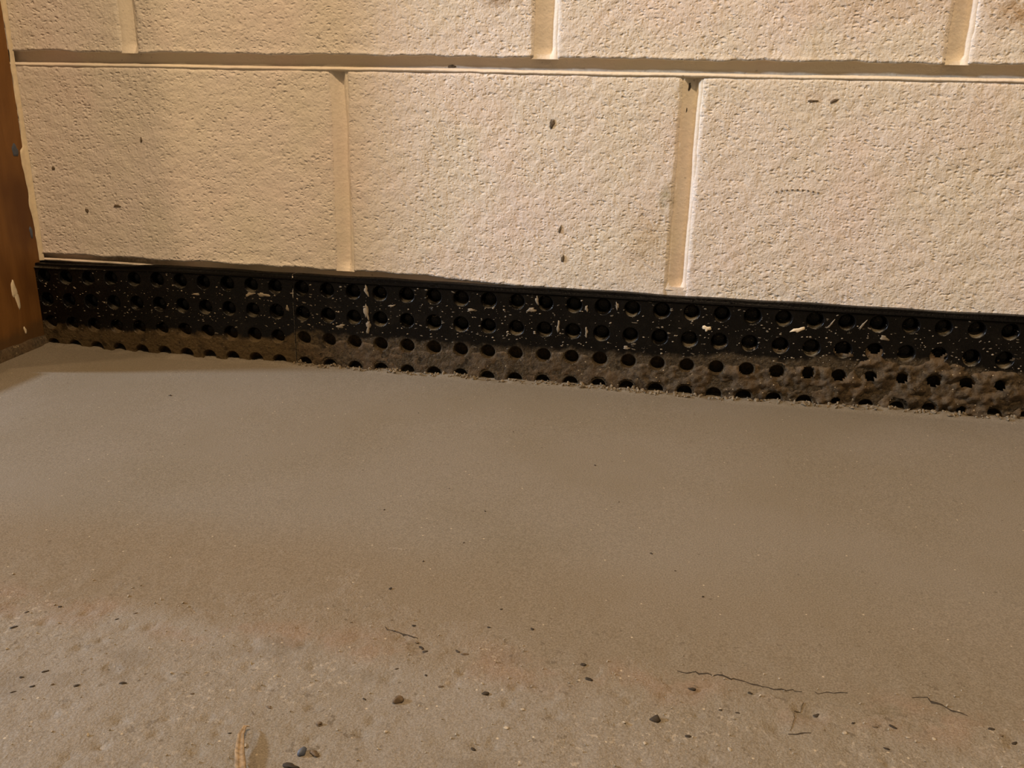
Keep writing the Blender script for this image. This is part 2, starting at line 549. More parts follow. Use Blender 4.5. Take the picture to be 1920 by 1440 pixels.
# ---- blobs of paint, dirt, spatter: little domed irregular patches
def blob_mesh(name, w, h, t, seed, mat, parent, loc, normal='wall', lobes=0.35, rot=0.0, n=18):
    rnd = random.Random(seed)
    ph = [rnd.uniform(0, 6.28) for _ in range(4)]
    rad = []
    for k in range(n):
        a = 2 * math.pi * k / n
        rad.append(1 + lobes * (0.5 * math.sin(2 * a + ph[0]) * 0.5 + 0.4 * math.sin(3 * a + ph[1]) + 0.3 * math.sin(5 * a + ph[2]) + 0.25 * rnd.uniform(-1, 1)))
    verts = []
    for (s, d) in ((1.0, -0.25), (0.86, 0.6), (0.5, 0.95)):
        for k in range(n):
            a = 2 * math.pi * k / n
            px = math.cos(a) * rad[k] * w / 2 * s; pz = math.sin(a) * rad[k] * h / 2 * s
            qx = px * math.cos(rot) - pz * math.sin(rot); qz = px * math.sin(rot) + pz * math.cos(rot)
            verts.append((qx, qz, d * t))
    verts.append((0, 0, t))
    faces = []
    for r in range(2):
        for k in range(n):
            k2 = (k + 1) % n
            faces.append((r * n + k, r * n + k2, (r + 1) * n + k2, (r + 1) * n + k))
    for k in range(n):
        faces.append((2 * n + k, 2 * n + (k + 1) % n, 3 * n))
    if normal == 'wall':       # facing -Y
        verts = [(v[0], -v[2], v[1]) for v in verts]
    elif normal == 'post':     # facing +X
        verts = [(v[2], v[0], v[1]) for v in verts]
    return mesh_obj(name, verts, faces, mat, parent, loc=loc)


# dirt marks and chips on the wall paint, dark slivers for joint cracks
for i, (x, z, w, h, mt, rot, nm) in enumerate((
        (0.0085, 0.2474, 0.0045, 0.0085, M_SMUT, -0.4, 'dirt_crack_mark'),
        (0.1296, 0.2815, 0.0022, 0.0075, M_DARK, -0.15, 'dirt_crack_mark'),  # crack in the joint, its darkness drawn as a sliver
        (0.1284, 0.2615, 0.0020, 0.0070, M_DARK, -0.1, 'dirt_crack_mark'),  # lower joint crack, the same dark sliver
        (0.0236, 0.1239, 0.0035, 0.0070, M_SMUT, 0.0, 'dirt_crack_mark'),
        (0.0199, 0.1517, 0.0025, 0.0080, M_SMUT, -0.3, 'dirt_crack_mark'),
        (-0.5117, 0.1903, 0.0034, 0.0040, M_SMUT, 0, 'dirt_crack_mark'),
        (-0.4078, 0.2215, 0.0020, 0.0055, M_SMUT, 0, 'dirt_crack_mark'),
        (-0.4433, 0.1544, 0.0075, 0.0032, M_SMUT, 0, 'dirt_crack_mark'),
        (-0.4790, 0.1480, 0.0040, 0.0050, M_SMUT, 0.3, 'dirt_crack_mark'),
        (0.2530, 0.2725, 0.0070, 0.0026, M_SMUT, 0.35, 'dirt_crack_mark'),
        (0.2350, 0.2720, 0.0090, 0.0022, M_SMUT, 0.1, 'dirt_crack_mark'),
        (-0.088, 0.2955, 0.0080, 0.0030, M_SMUT, 0, 'dirt_crack_mark'))):
    dep = 0.0042 if mt is M_DARK else (0.0075 if abs(z - 0.2955) < 1e-4 else 0.0002)
    blob_mesh(nm, w, h, 0.0006, 40 + i, mt, wall, (x, FACE + dep - 0.0004, z), rot=rot)
# the dotted pencil-like scuff on the right-hand block
for k in range(9):
    t = k / 8
    blob_mesh('dirt_crack_mark', 0.0022, 0.0012, 0.0005, 70 + k, M_SMUT, wall,
              (0.214 + 0.036 * t, -0.0003, 0.1945 + 0.0022 * math.sin(t * 3.0)), n=10)

# ragged paint bead where the block paint laps on to the wooden post
nz = 150
zs = np.linspace(0.093, 1.30, 360)
w1 = 0.0020 + 0.0026 * fbm(zs * 42, zs * 0, 5, 4) + 0.0050 * sstep(0.15, 0.5, fbm(zs * 30, zs * 0 + 4, 8, 2))
w1 = np.clip(w1, 0.0006, 0.02)
verts = []
for i, z in enumerate(zs):
    w = w1[i]
    verts += [(0.0034, -0.0004, z), (0.0018, -0.0010, z), (0.0011, -0.5 * w - 0.0008, z), (0.0009, -w - 0.0005, z), (-0.0004, -w - 0.0012, z)]
bead = mesh_obj('paint_bead', verts, grid_faces(5, len(zs), True), M_PAINT, wall, loc=(POST_X, 0, 0))
bead['label'] = 'ragged cream paint edge along the post'

# ------------------------------------------------------------------ wooden post
post = empty('wooden_post', (POST_X - 0.0445, -0.0600, 0.0))
tag(post, 'brown stained wooden post against the block wall at the left edge', 'post')


def bevel_box(name, sx, sy, z0, z1, mat, parent, bev=0.003, loc=(0, 0, 0)):
    bm = bmesh.new()
    bmesh.ops.create_cube(bm, size=1)
    for v in bm.verts:
        v.co = Vector((v.co.x * sx, v.co.y * sy, z0 if v.co.z < 0 else z1))
    bmesh.ops.bevel(bm, geom=bm.edges[:], offset=bev, segments=3, affect='EDGES')
    me = bpy.data.meshes.new(name); bm.to_mesh(me); bm.free()
    me.polygons.foreach_set('use_smooth', [False] * len(me.polygons))
    me.materials.append(mat)
    return copy_mesh(name, me, loc, parent)


shaft = bevel_box('shaft', 0.089, 0.118, -0.004, 1.30, M_WOOD, post)
PX = 0.0445
for (y, z, w, h, rot) in ((-0.0465, 0.0690, 0.0072, 0.021, 0.10), (-0.0440, 0.0585, 0.0055, 0.022, 0.22), (-0.0400, 0.0245, 0.0032, 0.0085, 0.25)):
    o = blob_mesh('paint_chip', w, h, 0.0008, int(z * 9000), M_PAINT, shaft, (PX, y + 0.0600, z), 'post', 0.3, rot)
    o['label'] = 'cream paint splash on the brown post'
for (y, z, w, h) in ((-0.0150, 0.2075, 0.0090, 0.013), (-0.0100, 0.1240, 0.0040, 0.014)):
    o = blob_mesh('paint_chip', w, h, 0.0009, int(z * 9100), M_BLUE, shaft, (PX, y + 0.0600, z), 'post', 0.3, 0.1)
    o['label'] = 'blue grey paint chip beside the wall'
# smear of concrete slurry dried on the foot of the post
nn = 60
ys = np.linspace(-0.1195, -0.004, nn)
top = 0.0122 + 0.0016 * fbm(ys * 60, ys * 0, 3, 3)
verts = []
for i, y in enumerate(ys):
    verts += [(0.0062, y, -0.004), (0.0050, y, 0.003), (0.0034, y, top[i] * 0.6), (0.0014, y, top[i]), (-0.0006, y, top[i] + 0.0012)]
sk = mesh_obj('slurry_skirt', verts, grid_faces(5, nn, True), M_MUD, post, loc=(PX, 0.0600, 0))
sk['label'] = 'dried slurry along the foot of the post'

# sole plate of the stud partition, running out from the post towards the room
plate = empty('sole_plate', (POST_X - 0.0445, -0.66, 0.0))
tag(plate, 'low brown wooden sole plate on the floor running out from the post', 'sole plate')
bevel_box('plank', 0.089, 1.078, -0.003, 0.038, M_WOOD, plate, 0.002)

# ------------------------------------------------------------------ floor
def axis(parts):
    out = []
    for a, b, s in parts:
        n = max(1, int(round(abs(b - a) / s)))
        out += list(np.linspace(a, b, n, endpoint=False))
    out.append(parts[-1][1])
    return np.array(out)


PITS = [(x, y, r) for (x, y, r) in (
    (-0.1293, -0.4994, 0.0022), (0.0117, -0.4526, 0.004), (0.0964, -0.4554, 0.0035), (0.1448, -0.4573, 0.003),
    (0.1822, -0.4764, 0.004), (0.284, -0.4638, 0.004), (0.255, -0.4457, 0.004), (0.199, -0.463, 0.004),
    (0.052, -0.4799, 0.003), (0.030, -0.4520, 0.003), (0.172, -0.4540, 0.002))]
rp = random.Random(3)
for _ in range(120):
    PITS.append((rp.uniform(-0.24, 0.34), rp.uniform(-0.57, -0.44), rp.uniform(0.0012, 0.0028)))


def h_old(X, Y):
    z = 0.0011 * fbm(X * 16, Y * 16, 50, 3) + 0.00075 * fbm(X * 95, Y * 95, 55, 3) - 0.0006
    for (x, y, r) in PITS:
        m = (abs(X - x) < 4 * r) & (abs(Y - y) < 4 * r)
        if m.any():
            z = z - np.where(m, 0.0018 * np.exp(-(((X - x) / r) ** 2 + ((Y - y) / r) ** 2)), 0)
    return z


def edge_y(X):
    return -0.452 + 0.010 * fbm(X * 9, X * 0, 61, 2) + 0.004 * fbm(X * 45, X * 0, 66, 3)


def h_new(X, Y):
    z = 0.0012 * fbm(X * 5, Y * 5, 70, 2) + 0.00012 * fbm(X * 120, Y * 120, 74, 2) + 0.0008
    d = Y - edge_y(X)                     # >0 on the strip
    rough = sstep(0.10, 0.0, d)
    z = z + rough * 0.0006 * fbm(X * 90, Y * 90, 77, 3)
    z = z - 0.0012 * sstep(0.05, 0.0, d) - 0.006 * sstep(0.001, -0.010, d)
    # crumbly fillet against the membrane
    k = sstep(-0.028, -0.015, Y)
    z = z + k * (0.0022 * fbm(X * 60, Y * 60, 80, 3) + 0.0012 * fbm(X * 150, Y * 150, 82, 2) + 0.0012 + 0.0015 * sstep(0.1, 0.35, X))
    # dished a little towards the post
    z = z + 0.003 * sstep(-0.44, -0.56, X) * sstep(-0.12, 0, Y)
    return z


def field(name, xs, ys, fn, mat, parent=None):
    X, Y = np.meshgrid(xs, ys)
    Z = fn(X, Y)
    v = np.stack([X.ravel(), Y.ravel(), Z.ravel()], 1).tolist()
    return mesh_obj(name, v, grid_faces(len(xs), len(ys)), mat, parent)


xs = axis([(-1.5, -0.65, 0.03), (-0.65, 0.62, 0.002), (0.62, 1.5, 0.03)])
floor = field('floor', xs, axis([(-1.7, -0.62, 0.03), (-0.62, -0.42, 0.0016), (-0.42, -0.36, 0.006)]), h_old, M_OLD)
tag(floor, 'old rough grey concrete slab in the foreground', kind='structure')
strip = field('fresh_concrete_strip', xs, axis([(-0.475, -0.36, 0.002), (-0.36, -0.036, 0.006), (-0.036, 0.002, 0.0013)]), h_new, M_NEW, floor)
strip['label'] = 'smooth fresh concrete strip poured along the wall'

# hairline cracks along the feathered edge
def crack(pts, w, seed, name='crack'):
    rnd = random.Random(seed)
    P = []
    for k in range(len(pts) - 1):
        a, b = Vector(pts[k]), Vector(pts[k + 1])
        m = max(2, int((b - a).length / 0.0025))
        for q in range(m):
            P.append(a.lerp(b, q / m) + Vector((rnd.uniform(-1, 1), rnd.uniform(-1, 1))) * 0.0011)
    P.append(Vector(pts[-1]))
    verts = []
    for i, p in enumerate(P):
        t = i / (len(P) - 1)
        ww = w * (0.1 + 1.3 * rnd.random() ** 2) * min(1, 6 * t + 0.1, 6 * (1 - t) + 0.1)
        z = max(float(h_new(np.array([p.x]), np.array([p.y]))[0]), float(h_old(np.array([p.x]), np.array([p.y]))[0]))
        verts += [(p.x, p.y - ww / 2, z - 0.0004), (p.x, p.y, z + 0.0004), (p.x, p.y + ww / 2, z - 0.0004)]
    return mesh_obj(name, verts, grid_faces(3, len(P), True), M_DARK, floor)


crack([(0.139, -0.4465), (0.152, -0.4440), (0.1684, -0.4468), (0.181, -0.4490), (0.196, -0.4492)], 0.0026, 1)
crack([(0.201, -0.4492), (0.210, -0.4470), (0.217, -0.4462)], 0.0011, 2)
crack([(0.1965, -0.456), (0.1890, -0.468), (0.1870, -0.4770)], 0.0012, 3)
crack([(0.1865, -0.4785), (0.196, -0.4770)], 0.0020, 4)
crack([(0.2460, -0.4440), (0.2530, -0.4425), (0.2600, -0.4470), (0.2680, -0.4515)], 0.0034, 5)
crack([(-0.012, -0.441), (0.000, -0.4445), (0.008, -0.4460)], 0.0026, 6)

# ------------------------------------------------------------------ dimpled drainage membrane
FRONT = -0.0130
ROWS = [0.0022, 0.0295, 0.056, 0.082]
RB = [-0.010, 0.0160, 0.043, 0.069, 0.0905]
HR = 0.0083


def sheet_y(x):
    return FRONT + 0.0010 * math.sin(x * 17 + 0.6) + 0.0005 * math.sin(x * 41)


def droop(x, z):
    # the sheet sags a few millimetres towards the post
    return z - 0.0042 * float(sstep(-0.36, -0.54, x)) * max(z, 0) / 0.095


# one shared cup
SEG = 20
prof = [(0.0083, 0.0), (0.0079, 0.00015), (0.0075, 0.0006), (0.0072, 0.0016), (0.0060, 0.0100), (0.0048, 0.0112)]
cv, cf = [], []
for (r, d) in prof:
    for k in range(SEG):
        a = 2 * math.pi * k / SEG + math.pi / SEG
        cv.append((r * math.cos(a), d, r * math.sin(a)))
cv.append((0, 0.0112, 0))
for r in range(len(prof) - 1):
    for k in range(SEG):
        k2 = (k + 1) % SEG
        cf.append((r * SEG + k, (r + 1) * SEG + k, (r + 1) * SEG + k2, r * SEG + k2)[::-1])
for k in range(SEG):
    cf.append(((len(prof) - 1) * SEG + k, len(cv) - 1, (len(prof) - 1) * SEG + (k + 1) % SEG)[::-1])
_tmp = mesh_obj('dimple', cv, cf, M_MEMB)
CUP = _tmp.data
bpy.data.objects.remove(_tmp)


SHEETS = {}


def membrane(x0, x1, centres, label, group):
    root = empty('drainage_membrane', ((x0 + x1) / 2, FRONT, 0.0))
    tag(root, label, 'membrane', group)
    ox = (x0 + x1) / 2
    cups = []
    verts, faces = [], []
    bounds = [x0] + [(centres[i] + centres[i + 1]) / 2 for i in range(len(centres) - 1)] + [x1]
    for ci, cx in enumerate(centres):
        for ri, cz in enumerate(ROWS):
            L, Rr, B, T = bounds[ci], bounds[ci + 1], RB[ri], RB[ri + 1]
            base = len(verts)
            yc = sheet_y(cx)
            hs = 0.97 + 0.10 * float(vnoise(cx * 731, cz * 917, 3)) - 0.03 * (ri == 1)
            for k in range(SEG):
                a = 2 * math.pi * k / SEG + math.pi / SEG
                dx, dz = math.cos(a), math.sin(a)
                verts.append((cx + HR * hs * dx - ox, yc - FRONT, droop(cx, cz) + HR * hs * dz))
            for k in range(SEG):
                a = 2 * math.pi * k / SEG + math.pi / SEG
                dx, dz = math.cos(a), math.sin(a)
                m = max(abs(dx), abs(dz)); sx, sz = dx / m, dz / m
                px = cx + (sx * (Rr - cx) if sx > 0 else sx * (cx - L))
                pz = cz + (sz * (T - cz) if sz > 0 else sz * (cz - B))
                verts.append((px - ox, sheet_y(px) - FRONT, droop(px, pz)))
            # corners between the sampled rim points
            corn = {}
            for (sx, sz) in ((1, 1), (-1, 1), (-1, -1), (1, -1)):
                corn[(sx, sz)] = len(verts)
                px = Rr if sx > 0 else L; pz = T if sz > 0 else B
                verts.append((px - ox, sheet_y(px) - FRONT, droop(px, pz)))
            for k in range(SEG):
                k2 = (k + 1) % SEG
                i0, i1, o0, o1 = base + k, base + k2, base + SEG + k, base + SEG + k2
                a0 = 2 * math.pi * k / SEG + math.pi / SEG; a1 = a0 + 2 * math.pi / SEG
                s0 = abs(math.cos(a0)) > abs(math.sin(a0)); s1 = abs(math.cos(a1)) > abs(math.sin(a1))
                if s0 != s1:
                    am = (a0 + a1) / 2
                    c = corn[(1 if math.cos(am) > 0 else -1, 1 if math.sin(am) > 0 else -1)]
                    faces.append((i0, i1, o1, c, o0)[::-1])
                else:
                    faces.append((i0, i1, o1, o0)[::-1])
            cups.append(copy_mesh('dimple', CUP, (cx - ox, yc - FRONT, droop(cx, cz)), root, None, (hs, 1, hs)))
    me = bpy.data.meshes.new('sheet')
    me.from_pydata(verts, [], [f[::-1] for f in faces]); me.update()
    bm = bmesh.new(); bm.from_mesh(me)
    bmesh.ops.remove_doubles(bm, verts=bm.verts[:], dist=0.00005)
    bmesh.ops.recalc_face_normals(bm, faces=bm.faces[:])
    if sum(f.normal.y for f in bm.faces) > 0:
        bmesh.ops.reverse_faces(bm, faces=bm.faces[:])
    bm.to_mesh(me); bm.free()
    me.materials.append(M_MEMB)
    sheet = copy_mesh('sheet', me, (0, 0, 0), root)
    for d in cups: d.parent = sheet
    SHEETS[root.name] = sheet
    # flat upper flange with its moulded rib, folded back to the wall
    n = max(3, int((x1 - x0) / 0.01))
    pf = [(0.0896, 0.0004), (0.0903, -0.0004), (0.0908, -0.0011), (0.0914, -0.0010), (0.0918, 0.0002), (0.0924, 0.0014),
          (0.0950, 0.0016), (0.0957, 0.0021), (0.0958, 0.0034), (0.0955, 0.0115)]
    fv = []
    for (z, y) in pf:
        for i in range(n + 1):
            x = x0 + (x1 - x0) * i / n
            dz = 0.0004 * math.sin(x * 30) + 0.0003 * math.sin(x * 77 + 1)
            fv.append((x - ox, sheet_y(x) - FRONT + y, droop(x, z) + (dz if z > 0.092 else 0)))
    mesh_obj('top_flange', fv, grid_faces(n + 1, len(pf)), M_MEMB, root)
    return root


left_c = [-0.2684 - 0.0262 * k for k in range(10, -1, -1)]
right_c = [-0.2397 + 0.02775 * k for k in range(0, 52)]
memA = membrane(-0.5405, -0.2495, left_c, 'short black dimpled membrane sheet between the wooden post and the sheet seam', 'dimpled membrane sheets along the wall foot')
memB = membrane(-0.2485, right_c[-1] + 0.014, right_c, 'long black dimpled membrane sheet with clotted mud right of the seam', 'dimpled membrane sheets along the wall foot')


def on_sheet(root, x, z):
    return (x - root.location.x, sheet_y(x) - FRONT, z)


def on_solid(x, z, cs, rr=0.0072):
    cx = min(cs, key=lambda c: abs(c - x)); cz = min(ROWS, key=lambda c: abs(c - z))
    return (x - cx) ** 2 + (z - cz) ** 2 > rr ** 2


# smears of cream paint and mortar on the plastic
for i, (x, z, w, h, rot, root, mt) in enumerate((
        (-0.2815, 0.0725, 0.013, 0.0042, -0.1, memA, M_PLAST), (-0.2965, 0.0722, 0.010, 0.0034, 0.2, memA, M_PLAST),
        (-0.3560, 0.0690, 0.009, 0.0020, 0.0, memA, M_PLAST), (-0.2560, 0.0600, 0.003, 0.006, 0.5, memA, M_PLAST),
        (0.1640, 0.0675, 0.0075, 0.0055, 0.0, memB, M_PAINT), (0.0500, 0.0790, 0.0026, 0.0065, 0.1, memB, M_PLAST),
        (0.0790, 0.0835, 0.0026, 0.0070, 0.2, memB, M_PLAST), (-0.1700, 0.0840, 0.0036, 0.012, 0.1, memB, M_PLAST),
        (-0.1705, 0.0620, 0.0046, 0.016, 0.1, memB, M_PLAST), (-0.1690, 0.0470, 0.0050, 0.012, -0.2, memB, M_PLAST),
        (-0.0035, 0.0745, 0.0085, 0.0050, 0.3, memB, M_PLAST), (0.0020, 0.0840, 0.0030, 0.0080, 0.1, memB, M_PLAST),
        (0.2460, 0.0720, 0.013, 0.0042, 0.35, memB, M_PAINT), (0.3220, 0.0690, 0.0070, 0.0050, -0.5, memB, M_PLAST),
        (0.0905, 0.0432, 0.006, 0.0034, 0.0, memB, M_PLAST), (-0.1985, 0.0455, 0.009, 0.0040, 0.2, memB, M_PLAST),
        (0.0235, 0.0590, 0.0028, 0.011, 0.0, memB, M_PLAST), (0.0510, 0.0560, 0.0026, 0.010, 0.1, memB, M_PLAST),
        (-0.1440, 0.0700, 0.0060, 0.0028, 0.2, memB, M_PLAST), (-0.0630, 0.0710, 0.0090, 0.0026, 0.1, memB, M_PLAST),
        (0.3014, 0.0800, 0.0110, 0.0018, 1.0, memB, M_PLAST), (0.2737, 0.0790, 0.0090, 0.0018, 1.0, memB, M_PLAST))):
    p = on_sheet(root, x, z)
    o = blob_mesh('paint_fleck', w, h, 0.0006, 200 + i, mt, SHEETS[root.name], (p[0], p[1] - 0.0001, p[2]), 'wall', 0.6, rot)
    o['label'] = 'cream paint or mortar fleck stuck to the plastic'

# fine spatter and painted glints, too small to pick apart
def spatter(root, cs, x0, x1, count, seed):
    rnd = random.Random(seed)
    bm = bmesh.new()
    for _ in range(count):
        x = rnd.uniform(x0, x1); z = rnd.choice([rnd.uniform(0.040, 0.074), rnd.uniform(0.040, 0.090)])
        if not on_solid(x, z, cs, 0.0085): continue
        w = 0.0003 + 0.0012 * rnd.random() ** 2.2; h = w * rnd.uniform(0.3, 0.8)
        p = Vector(on_sheet(root, x, z)); a = rnd.uniform(-0.5, 0.5)
        ring = []
        for k in range(6):
            t = k * math.pi / 3
            ux, uz = w * math.cos(t), h * math.sin(t)
            ring.append(bm.verts.new(p + Vector((ux * math.cos(a) - uz * math.sin(a), 0.0001, ux * math.sin(a) + uz * math.cos(a)))))
        top = bm.verts.new(p + Vector((0, -0.0007, 0)))
        for k in range(6):
            bm.faces.new((ring[k], ring[(k + 1) % 6], top))
    me = bpy.data.meshes.new('paint_spatter_glint'); bm.to_mesh(me); bm.free()
    me.materials.append(M_PLAST)
    o = copy_mesh('paint_spatter_glint', me, (0, 0, 0), SHEETS[root.name])
    o['kind'] = 'stuff'; o['label'] = 'fine pale spatter and painted glints on the plastic'


spatter(memA, left_c, -0.535, -0.252, 240, 5)
spatter(memB, right_c, -0.246, 0.75, 900, 6)

# mud clotted on the lower rows, thick to the right
def mud(root, cs, x0, x1, amp, seed, name):
    xs = np.arange(x0, x1, 0.0016); zz = np.arange(-0.004, 0.060, 0.0016)
    X, Z = np.meshgrid(xs, zz)
    thick = amp(X)
    t = thick * (0.0040 * fbm(X * 60, Z * 80, seed, 3) + 0.0026 * fbm(X * 190, Z * 230, seed + 3, 3) + 0.0010)
    topz = 0.030 + 0.016 * sstep(0.12, 0.36, X) + 0.010 * fbm(X * 22, Z * 0, seed + 6, 3)
    t = t - 0.0035 * sstep(-0.002, 0.004, Z - topz)
    c = np.array(cs)
    near = c[np.abs(X[..., None] - c).argmin(-1)]
    hole = np.zeros_like(X)
    for cz in ROWS:
        rr = np.sqrt((X - near) ** 2 + (Z - cz - 0.0018 - 0.0020 * sstep(0.15, 0.35, X)) ** 2)
        keep = 0.0070 - 0.0052 * sstep(0.15, 0.35, X) * vnoise(near * 400, near * 0 + cz * 900, 4)
        hole = np.maximum(hole, sstep(keep + 0.0012, keep - 0.0012, rr))
    t = t - 0.010 * hole
    sy = np.vectorize(sheet_y)(xs)[None, :]
    Y = sy - FRONT - t
    idx = -np.ones(X.size, int); keepv = (t > -0.0030).ravel()
    faces = []
    nx = len(xs)
    verts = np.stack([(X - root.location.x).ravel(), Y.ravel(), Z.ravel()], 1)
    for q in grid_faces(nx, len(zz)):
        if all(keepv[i] for i in q):
            faces.append(q)
    used = sorted({i for q in faces for i in q})
    remap = {u: k for k, u in enumerate(used)}
    o = mesh_obj(name, verts[used].tolist(), [tuple(remap[i] for i in q) for q in faces], M_MUD, root)
    o['label'] = 'clotted brown mud on the lower rows'
    o['kind'] = 'stuff'
    return o


mud(memB, right_c, -0.246, 0.80, lambda X: 0.30 + 0.75 * sstep(0.02, 0.30, X), 300, 'mud_crust')

# crumbs of concrete along the foot of the membrane: too many to count
def crumbs(name, count, x0, x1, y0, y1, smin, smax, seed, mat, hf, label, bias=None):
    rnd = random.Random(seed)
    bm = bmesh.new()
    for _ in range(count):
        x = rnd.uniform(x0, x1); y = rnd.uniform(y0, y1)
        s = rnd.uniform(smin, smax)
        z = float(hf(np.array([x]), np.array([y]))[0])
        m = Matrix.Translation((x, y, z + s * 0.25)) @ Euler((rnd.random() * 6, rnd.random() * 6, rnd.random() * 6)).to_matrix().to_4x4() @ \
            Matrix.Diagonal((s * rnd.uniform(0.8, 1.8), s * rnd.uniform(0.7, 1.1), s * rnd.uniform(0.5, 0.9), 1))
        r = bmesh.ops.create_icosphere(bm, subdivisions=1, radius=0.5, matrix=m)
        for v in r['verts']:
            v.co += Vector((rnd.uniform(-1, 1), rnd.uniform(-1, 1), rnd.uniform(-1, 1))) * s * 0.10
    me = bpy.data.meshes.new(name); bm.to_mesh(me); bm.free()
    me.materials.append(mat)
    o = copy_mesh(name, me, (0, 0, 0), floor)
    o['kind'] = 'stuff'; o['label'] = label
    return o


crumbs('concrete_crumbs', 520, -0.25, 0.75, -0.0215, -0.0125, 0.0014, 0.0042, 12, M_CRUMB, h_new, 'crumbly concrete fillet along the membrane foot')
crumbs('sand_grains', 420, -0.24, 0.34, -0.57, -0.43, 0.0005, 0.0013, 13, M_PALE, lambda x, y: np.maximum(h_new(x, y), h_old(x, y)), 'pale sand grains on the rough slab')

# ------------------------------------------------------------------ loose things on the floor
def surf(x, y):
    a = float(h_old(np.array([x]), np.array([y]))[0]) if y < -0.36 else -1
    b = float(h_new(np.array([x]), np.array([y]))[0]) if y > -0.475 else -1
    return max(a, b)


def stone_mesh(seed, flat=0.7):
    bm = bmesh.new()
    bmesh.ops.create_icosphere(bm, subdivisions=2, radius=0.5)
    rnd = random.Random(seed)
    k = [Vector((rnd.uniform(-1, 1), rnd.uniform(-1, 1), rnd.uniform(-1, 1))).normalized() for _ in range(6)]
    for v in bm.verts:
        d = v.co.normalized()
        s = 1
        for q in k:
            c = d.dot(q)
            if c > 0.5: s -= (c - 0.5) * 0.9
        v.co = d * 0.5 * s * (1 + rnd.uniform(-0.12, 0.12))
        v.co.z *= flat
    me = bpy.data.meshes.new('stone'); bm.to_mesh(me); bm.free()
    me.polygons.foreach_set('use_smooth', [True] * len(me.polygons))
    return me


def stone(name, x, y, sx, sy, mat, label, cat, seed, group=None, flat=0.7, rz=0.0):
    me = stone_mesh(seed, flat); me.name = name; me.materials.append(mat)
    o = copy_mesh(name, me, (x, y, surf(x, y) + sy * flat * 0.18), None, (0, 0, rz), (sx, sy, sy))
    tag(o, label, cat, group)
    return o


stone('pebble', 0.0122, -0.4939, 0.0058, 0.0058, M_GRIT, 'rounded brown pebble on the slab, largest of the loose stones', 'pebble', 1, flat=0.8)
stone('stone_chip', 0.1286, -0.4823, 0.0058, 0.0050, M_DARK, 'square dark stone chip on the slab below the fresh concrete crack', 'stone chip', 2, flat=0.6)
stone('stone_chip', -0.0170, -0.5327, 0.0046, 0.0050, M_BLUE, 'blue black stone chip beside the brown clod near the splinter', 'stone chip', 3, flat=0.8)
stone('clod', -0.0115, -0.5325, 0.0055, 0.0040, M_GRIT, 'small brown clod touching the blue black chip', 'clod', 4, flat=0.6)
stone('clod', -0.0182, -0.5410, 0.0090, 0.0045, M_DARK, 'long dark clod at the lower frame edge near the splinter', 'clod', 5, flat=0.5)
stone('stone_chip', -0.0161, -0.5155, 0.0042, 0.0030, M_GRIT, 'thin brown stone chip above the blue black chip', 'stone chip', 6)
stone('clod', 0.0500, -0.4810, 0.0052, 0.0028, M_DARK, 'dark streak-like clod on the slab right of the rounded pebble', 'clod', 7, rz=0.6, flat=0.5)

fresh = [(-0.3188, -0.1339, 0.0050), (-0.0541, -0.3125, 0.0023), (0.0121, -0.2999, 0.0022), (0.1238, -0.3337, 0.0028),
         (0.1530, -0.3772, 0.0026), (0.0784, -0.2032, 0.0030), (0.138, -0.352, 0.0018), (0.008, -0.345, 0.0020),
         (-0.010, -0.372, 0.0022), (-0.020, -0.270, 0.0016), (0.10, -0.265, 0.0014), (0.005, -0.150, 0.0016),
         (-0.085, -0.125, 0.0022), (0.045, -0.412, 0.0022), (-0.02, -0.405, 0.0030)]
for i, (x, y, s) in enumerate(fresh):
    stone('grit_speck', x, y, s * 0.95, s * 0.6, M_DARK, 'tiny dark grit speck on the smooth fresh concrete', 'grit', 20 + i, 'dark specks on the fresh concrete', 0.6, rz=i)

rough = [(0.0085, -0.4490, 0.0034), (0.0117, -0.4526, 0.0042), (0.0145, -0.4555, 0.0044), (0.030, -0.4515, 0.0036), (0.0345, -0.4540, 0.0044),  # loose grit, plus dark crumbs that give the pits their shade
         (0.0925, -0.4500, 0.0040), (0.0965, -0.4600, 0.0050), (0.1448, -0.4573, 0.0042), (0.1470, -0.4550, 0.0026), (0.1720, -0.4540, 0.0030),
         (0.0529, -0.5168, 0.0034), (-0.1293, -0.4994, 0.0030), (-0.0429, -0.5088, 0.0040), (0.1420, -0.4900, 0.0040), (0.2010, -0.4620, 0.0044),
         (0.2330, -0.4650, 0.0040), (0.2250, -0.4665, 0.0030), (0.2160, -0.4660, 0.0024), (0.2840, -0.4638, 0.0050), (0.2760, -0.4580, 0.0036),
         (0.2790, -0.4610, 0.0034), (-0.1560, -0.5080, 0.0038), (-0.1640, -0.5140, 0.0030), (-0.1540, -0.5190, 0.0034), (-0.1460, -0.5160, 0.0028),
         (-0.1350, -0.5140, 0.0038), (-0.1600, -0.5240, 0.0028), (-0.1150, -0.5090, 0.0042), (-0.0810, -0.5080, 0.0026), (-0.1960, -0.4800, 0.0040),
         (0.0050, -0.4720, 0.0024), (0.0200, -0.4740, 0.0024), (0.0290, -0.4800, 0.0032), (-0.0030, -0.4950, 0.0026), (0.2270, -0.4800, 0.0034),
         (0.2540, -0.4950, 0.0040), (0.2310, -0.4960, 0.0040), (-0.052, -0.528, 0.0022), (0.1650, -0.4700, 0.0026), (0.1575, -0.4690, 0.0026),
         (-0.030, -0.4400, 0.0022), (0.003, -0.4360, 0.0030), (0.0415, -0.4290, 0.0026), (0.0640, -0.4270, 0.0034), (-0.144, -0.455, 0.0030),
         (-0.150, -0.462, 0.0026), (-0.186, -0.458, 0.0028), (-0.200, -0.466, 0.0030)]
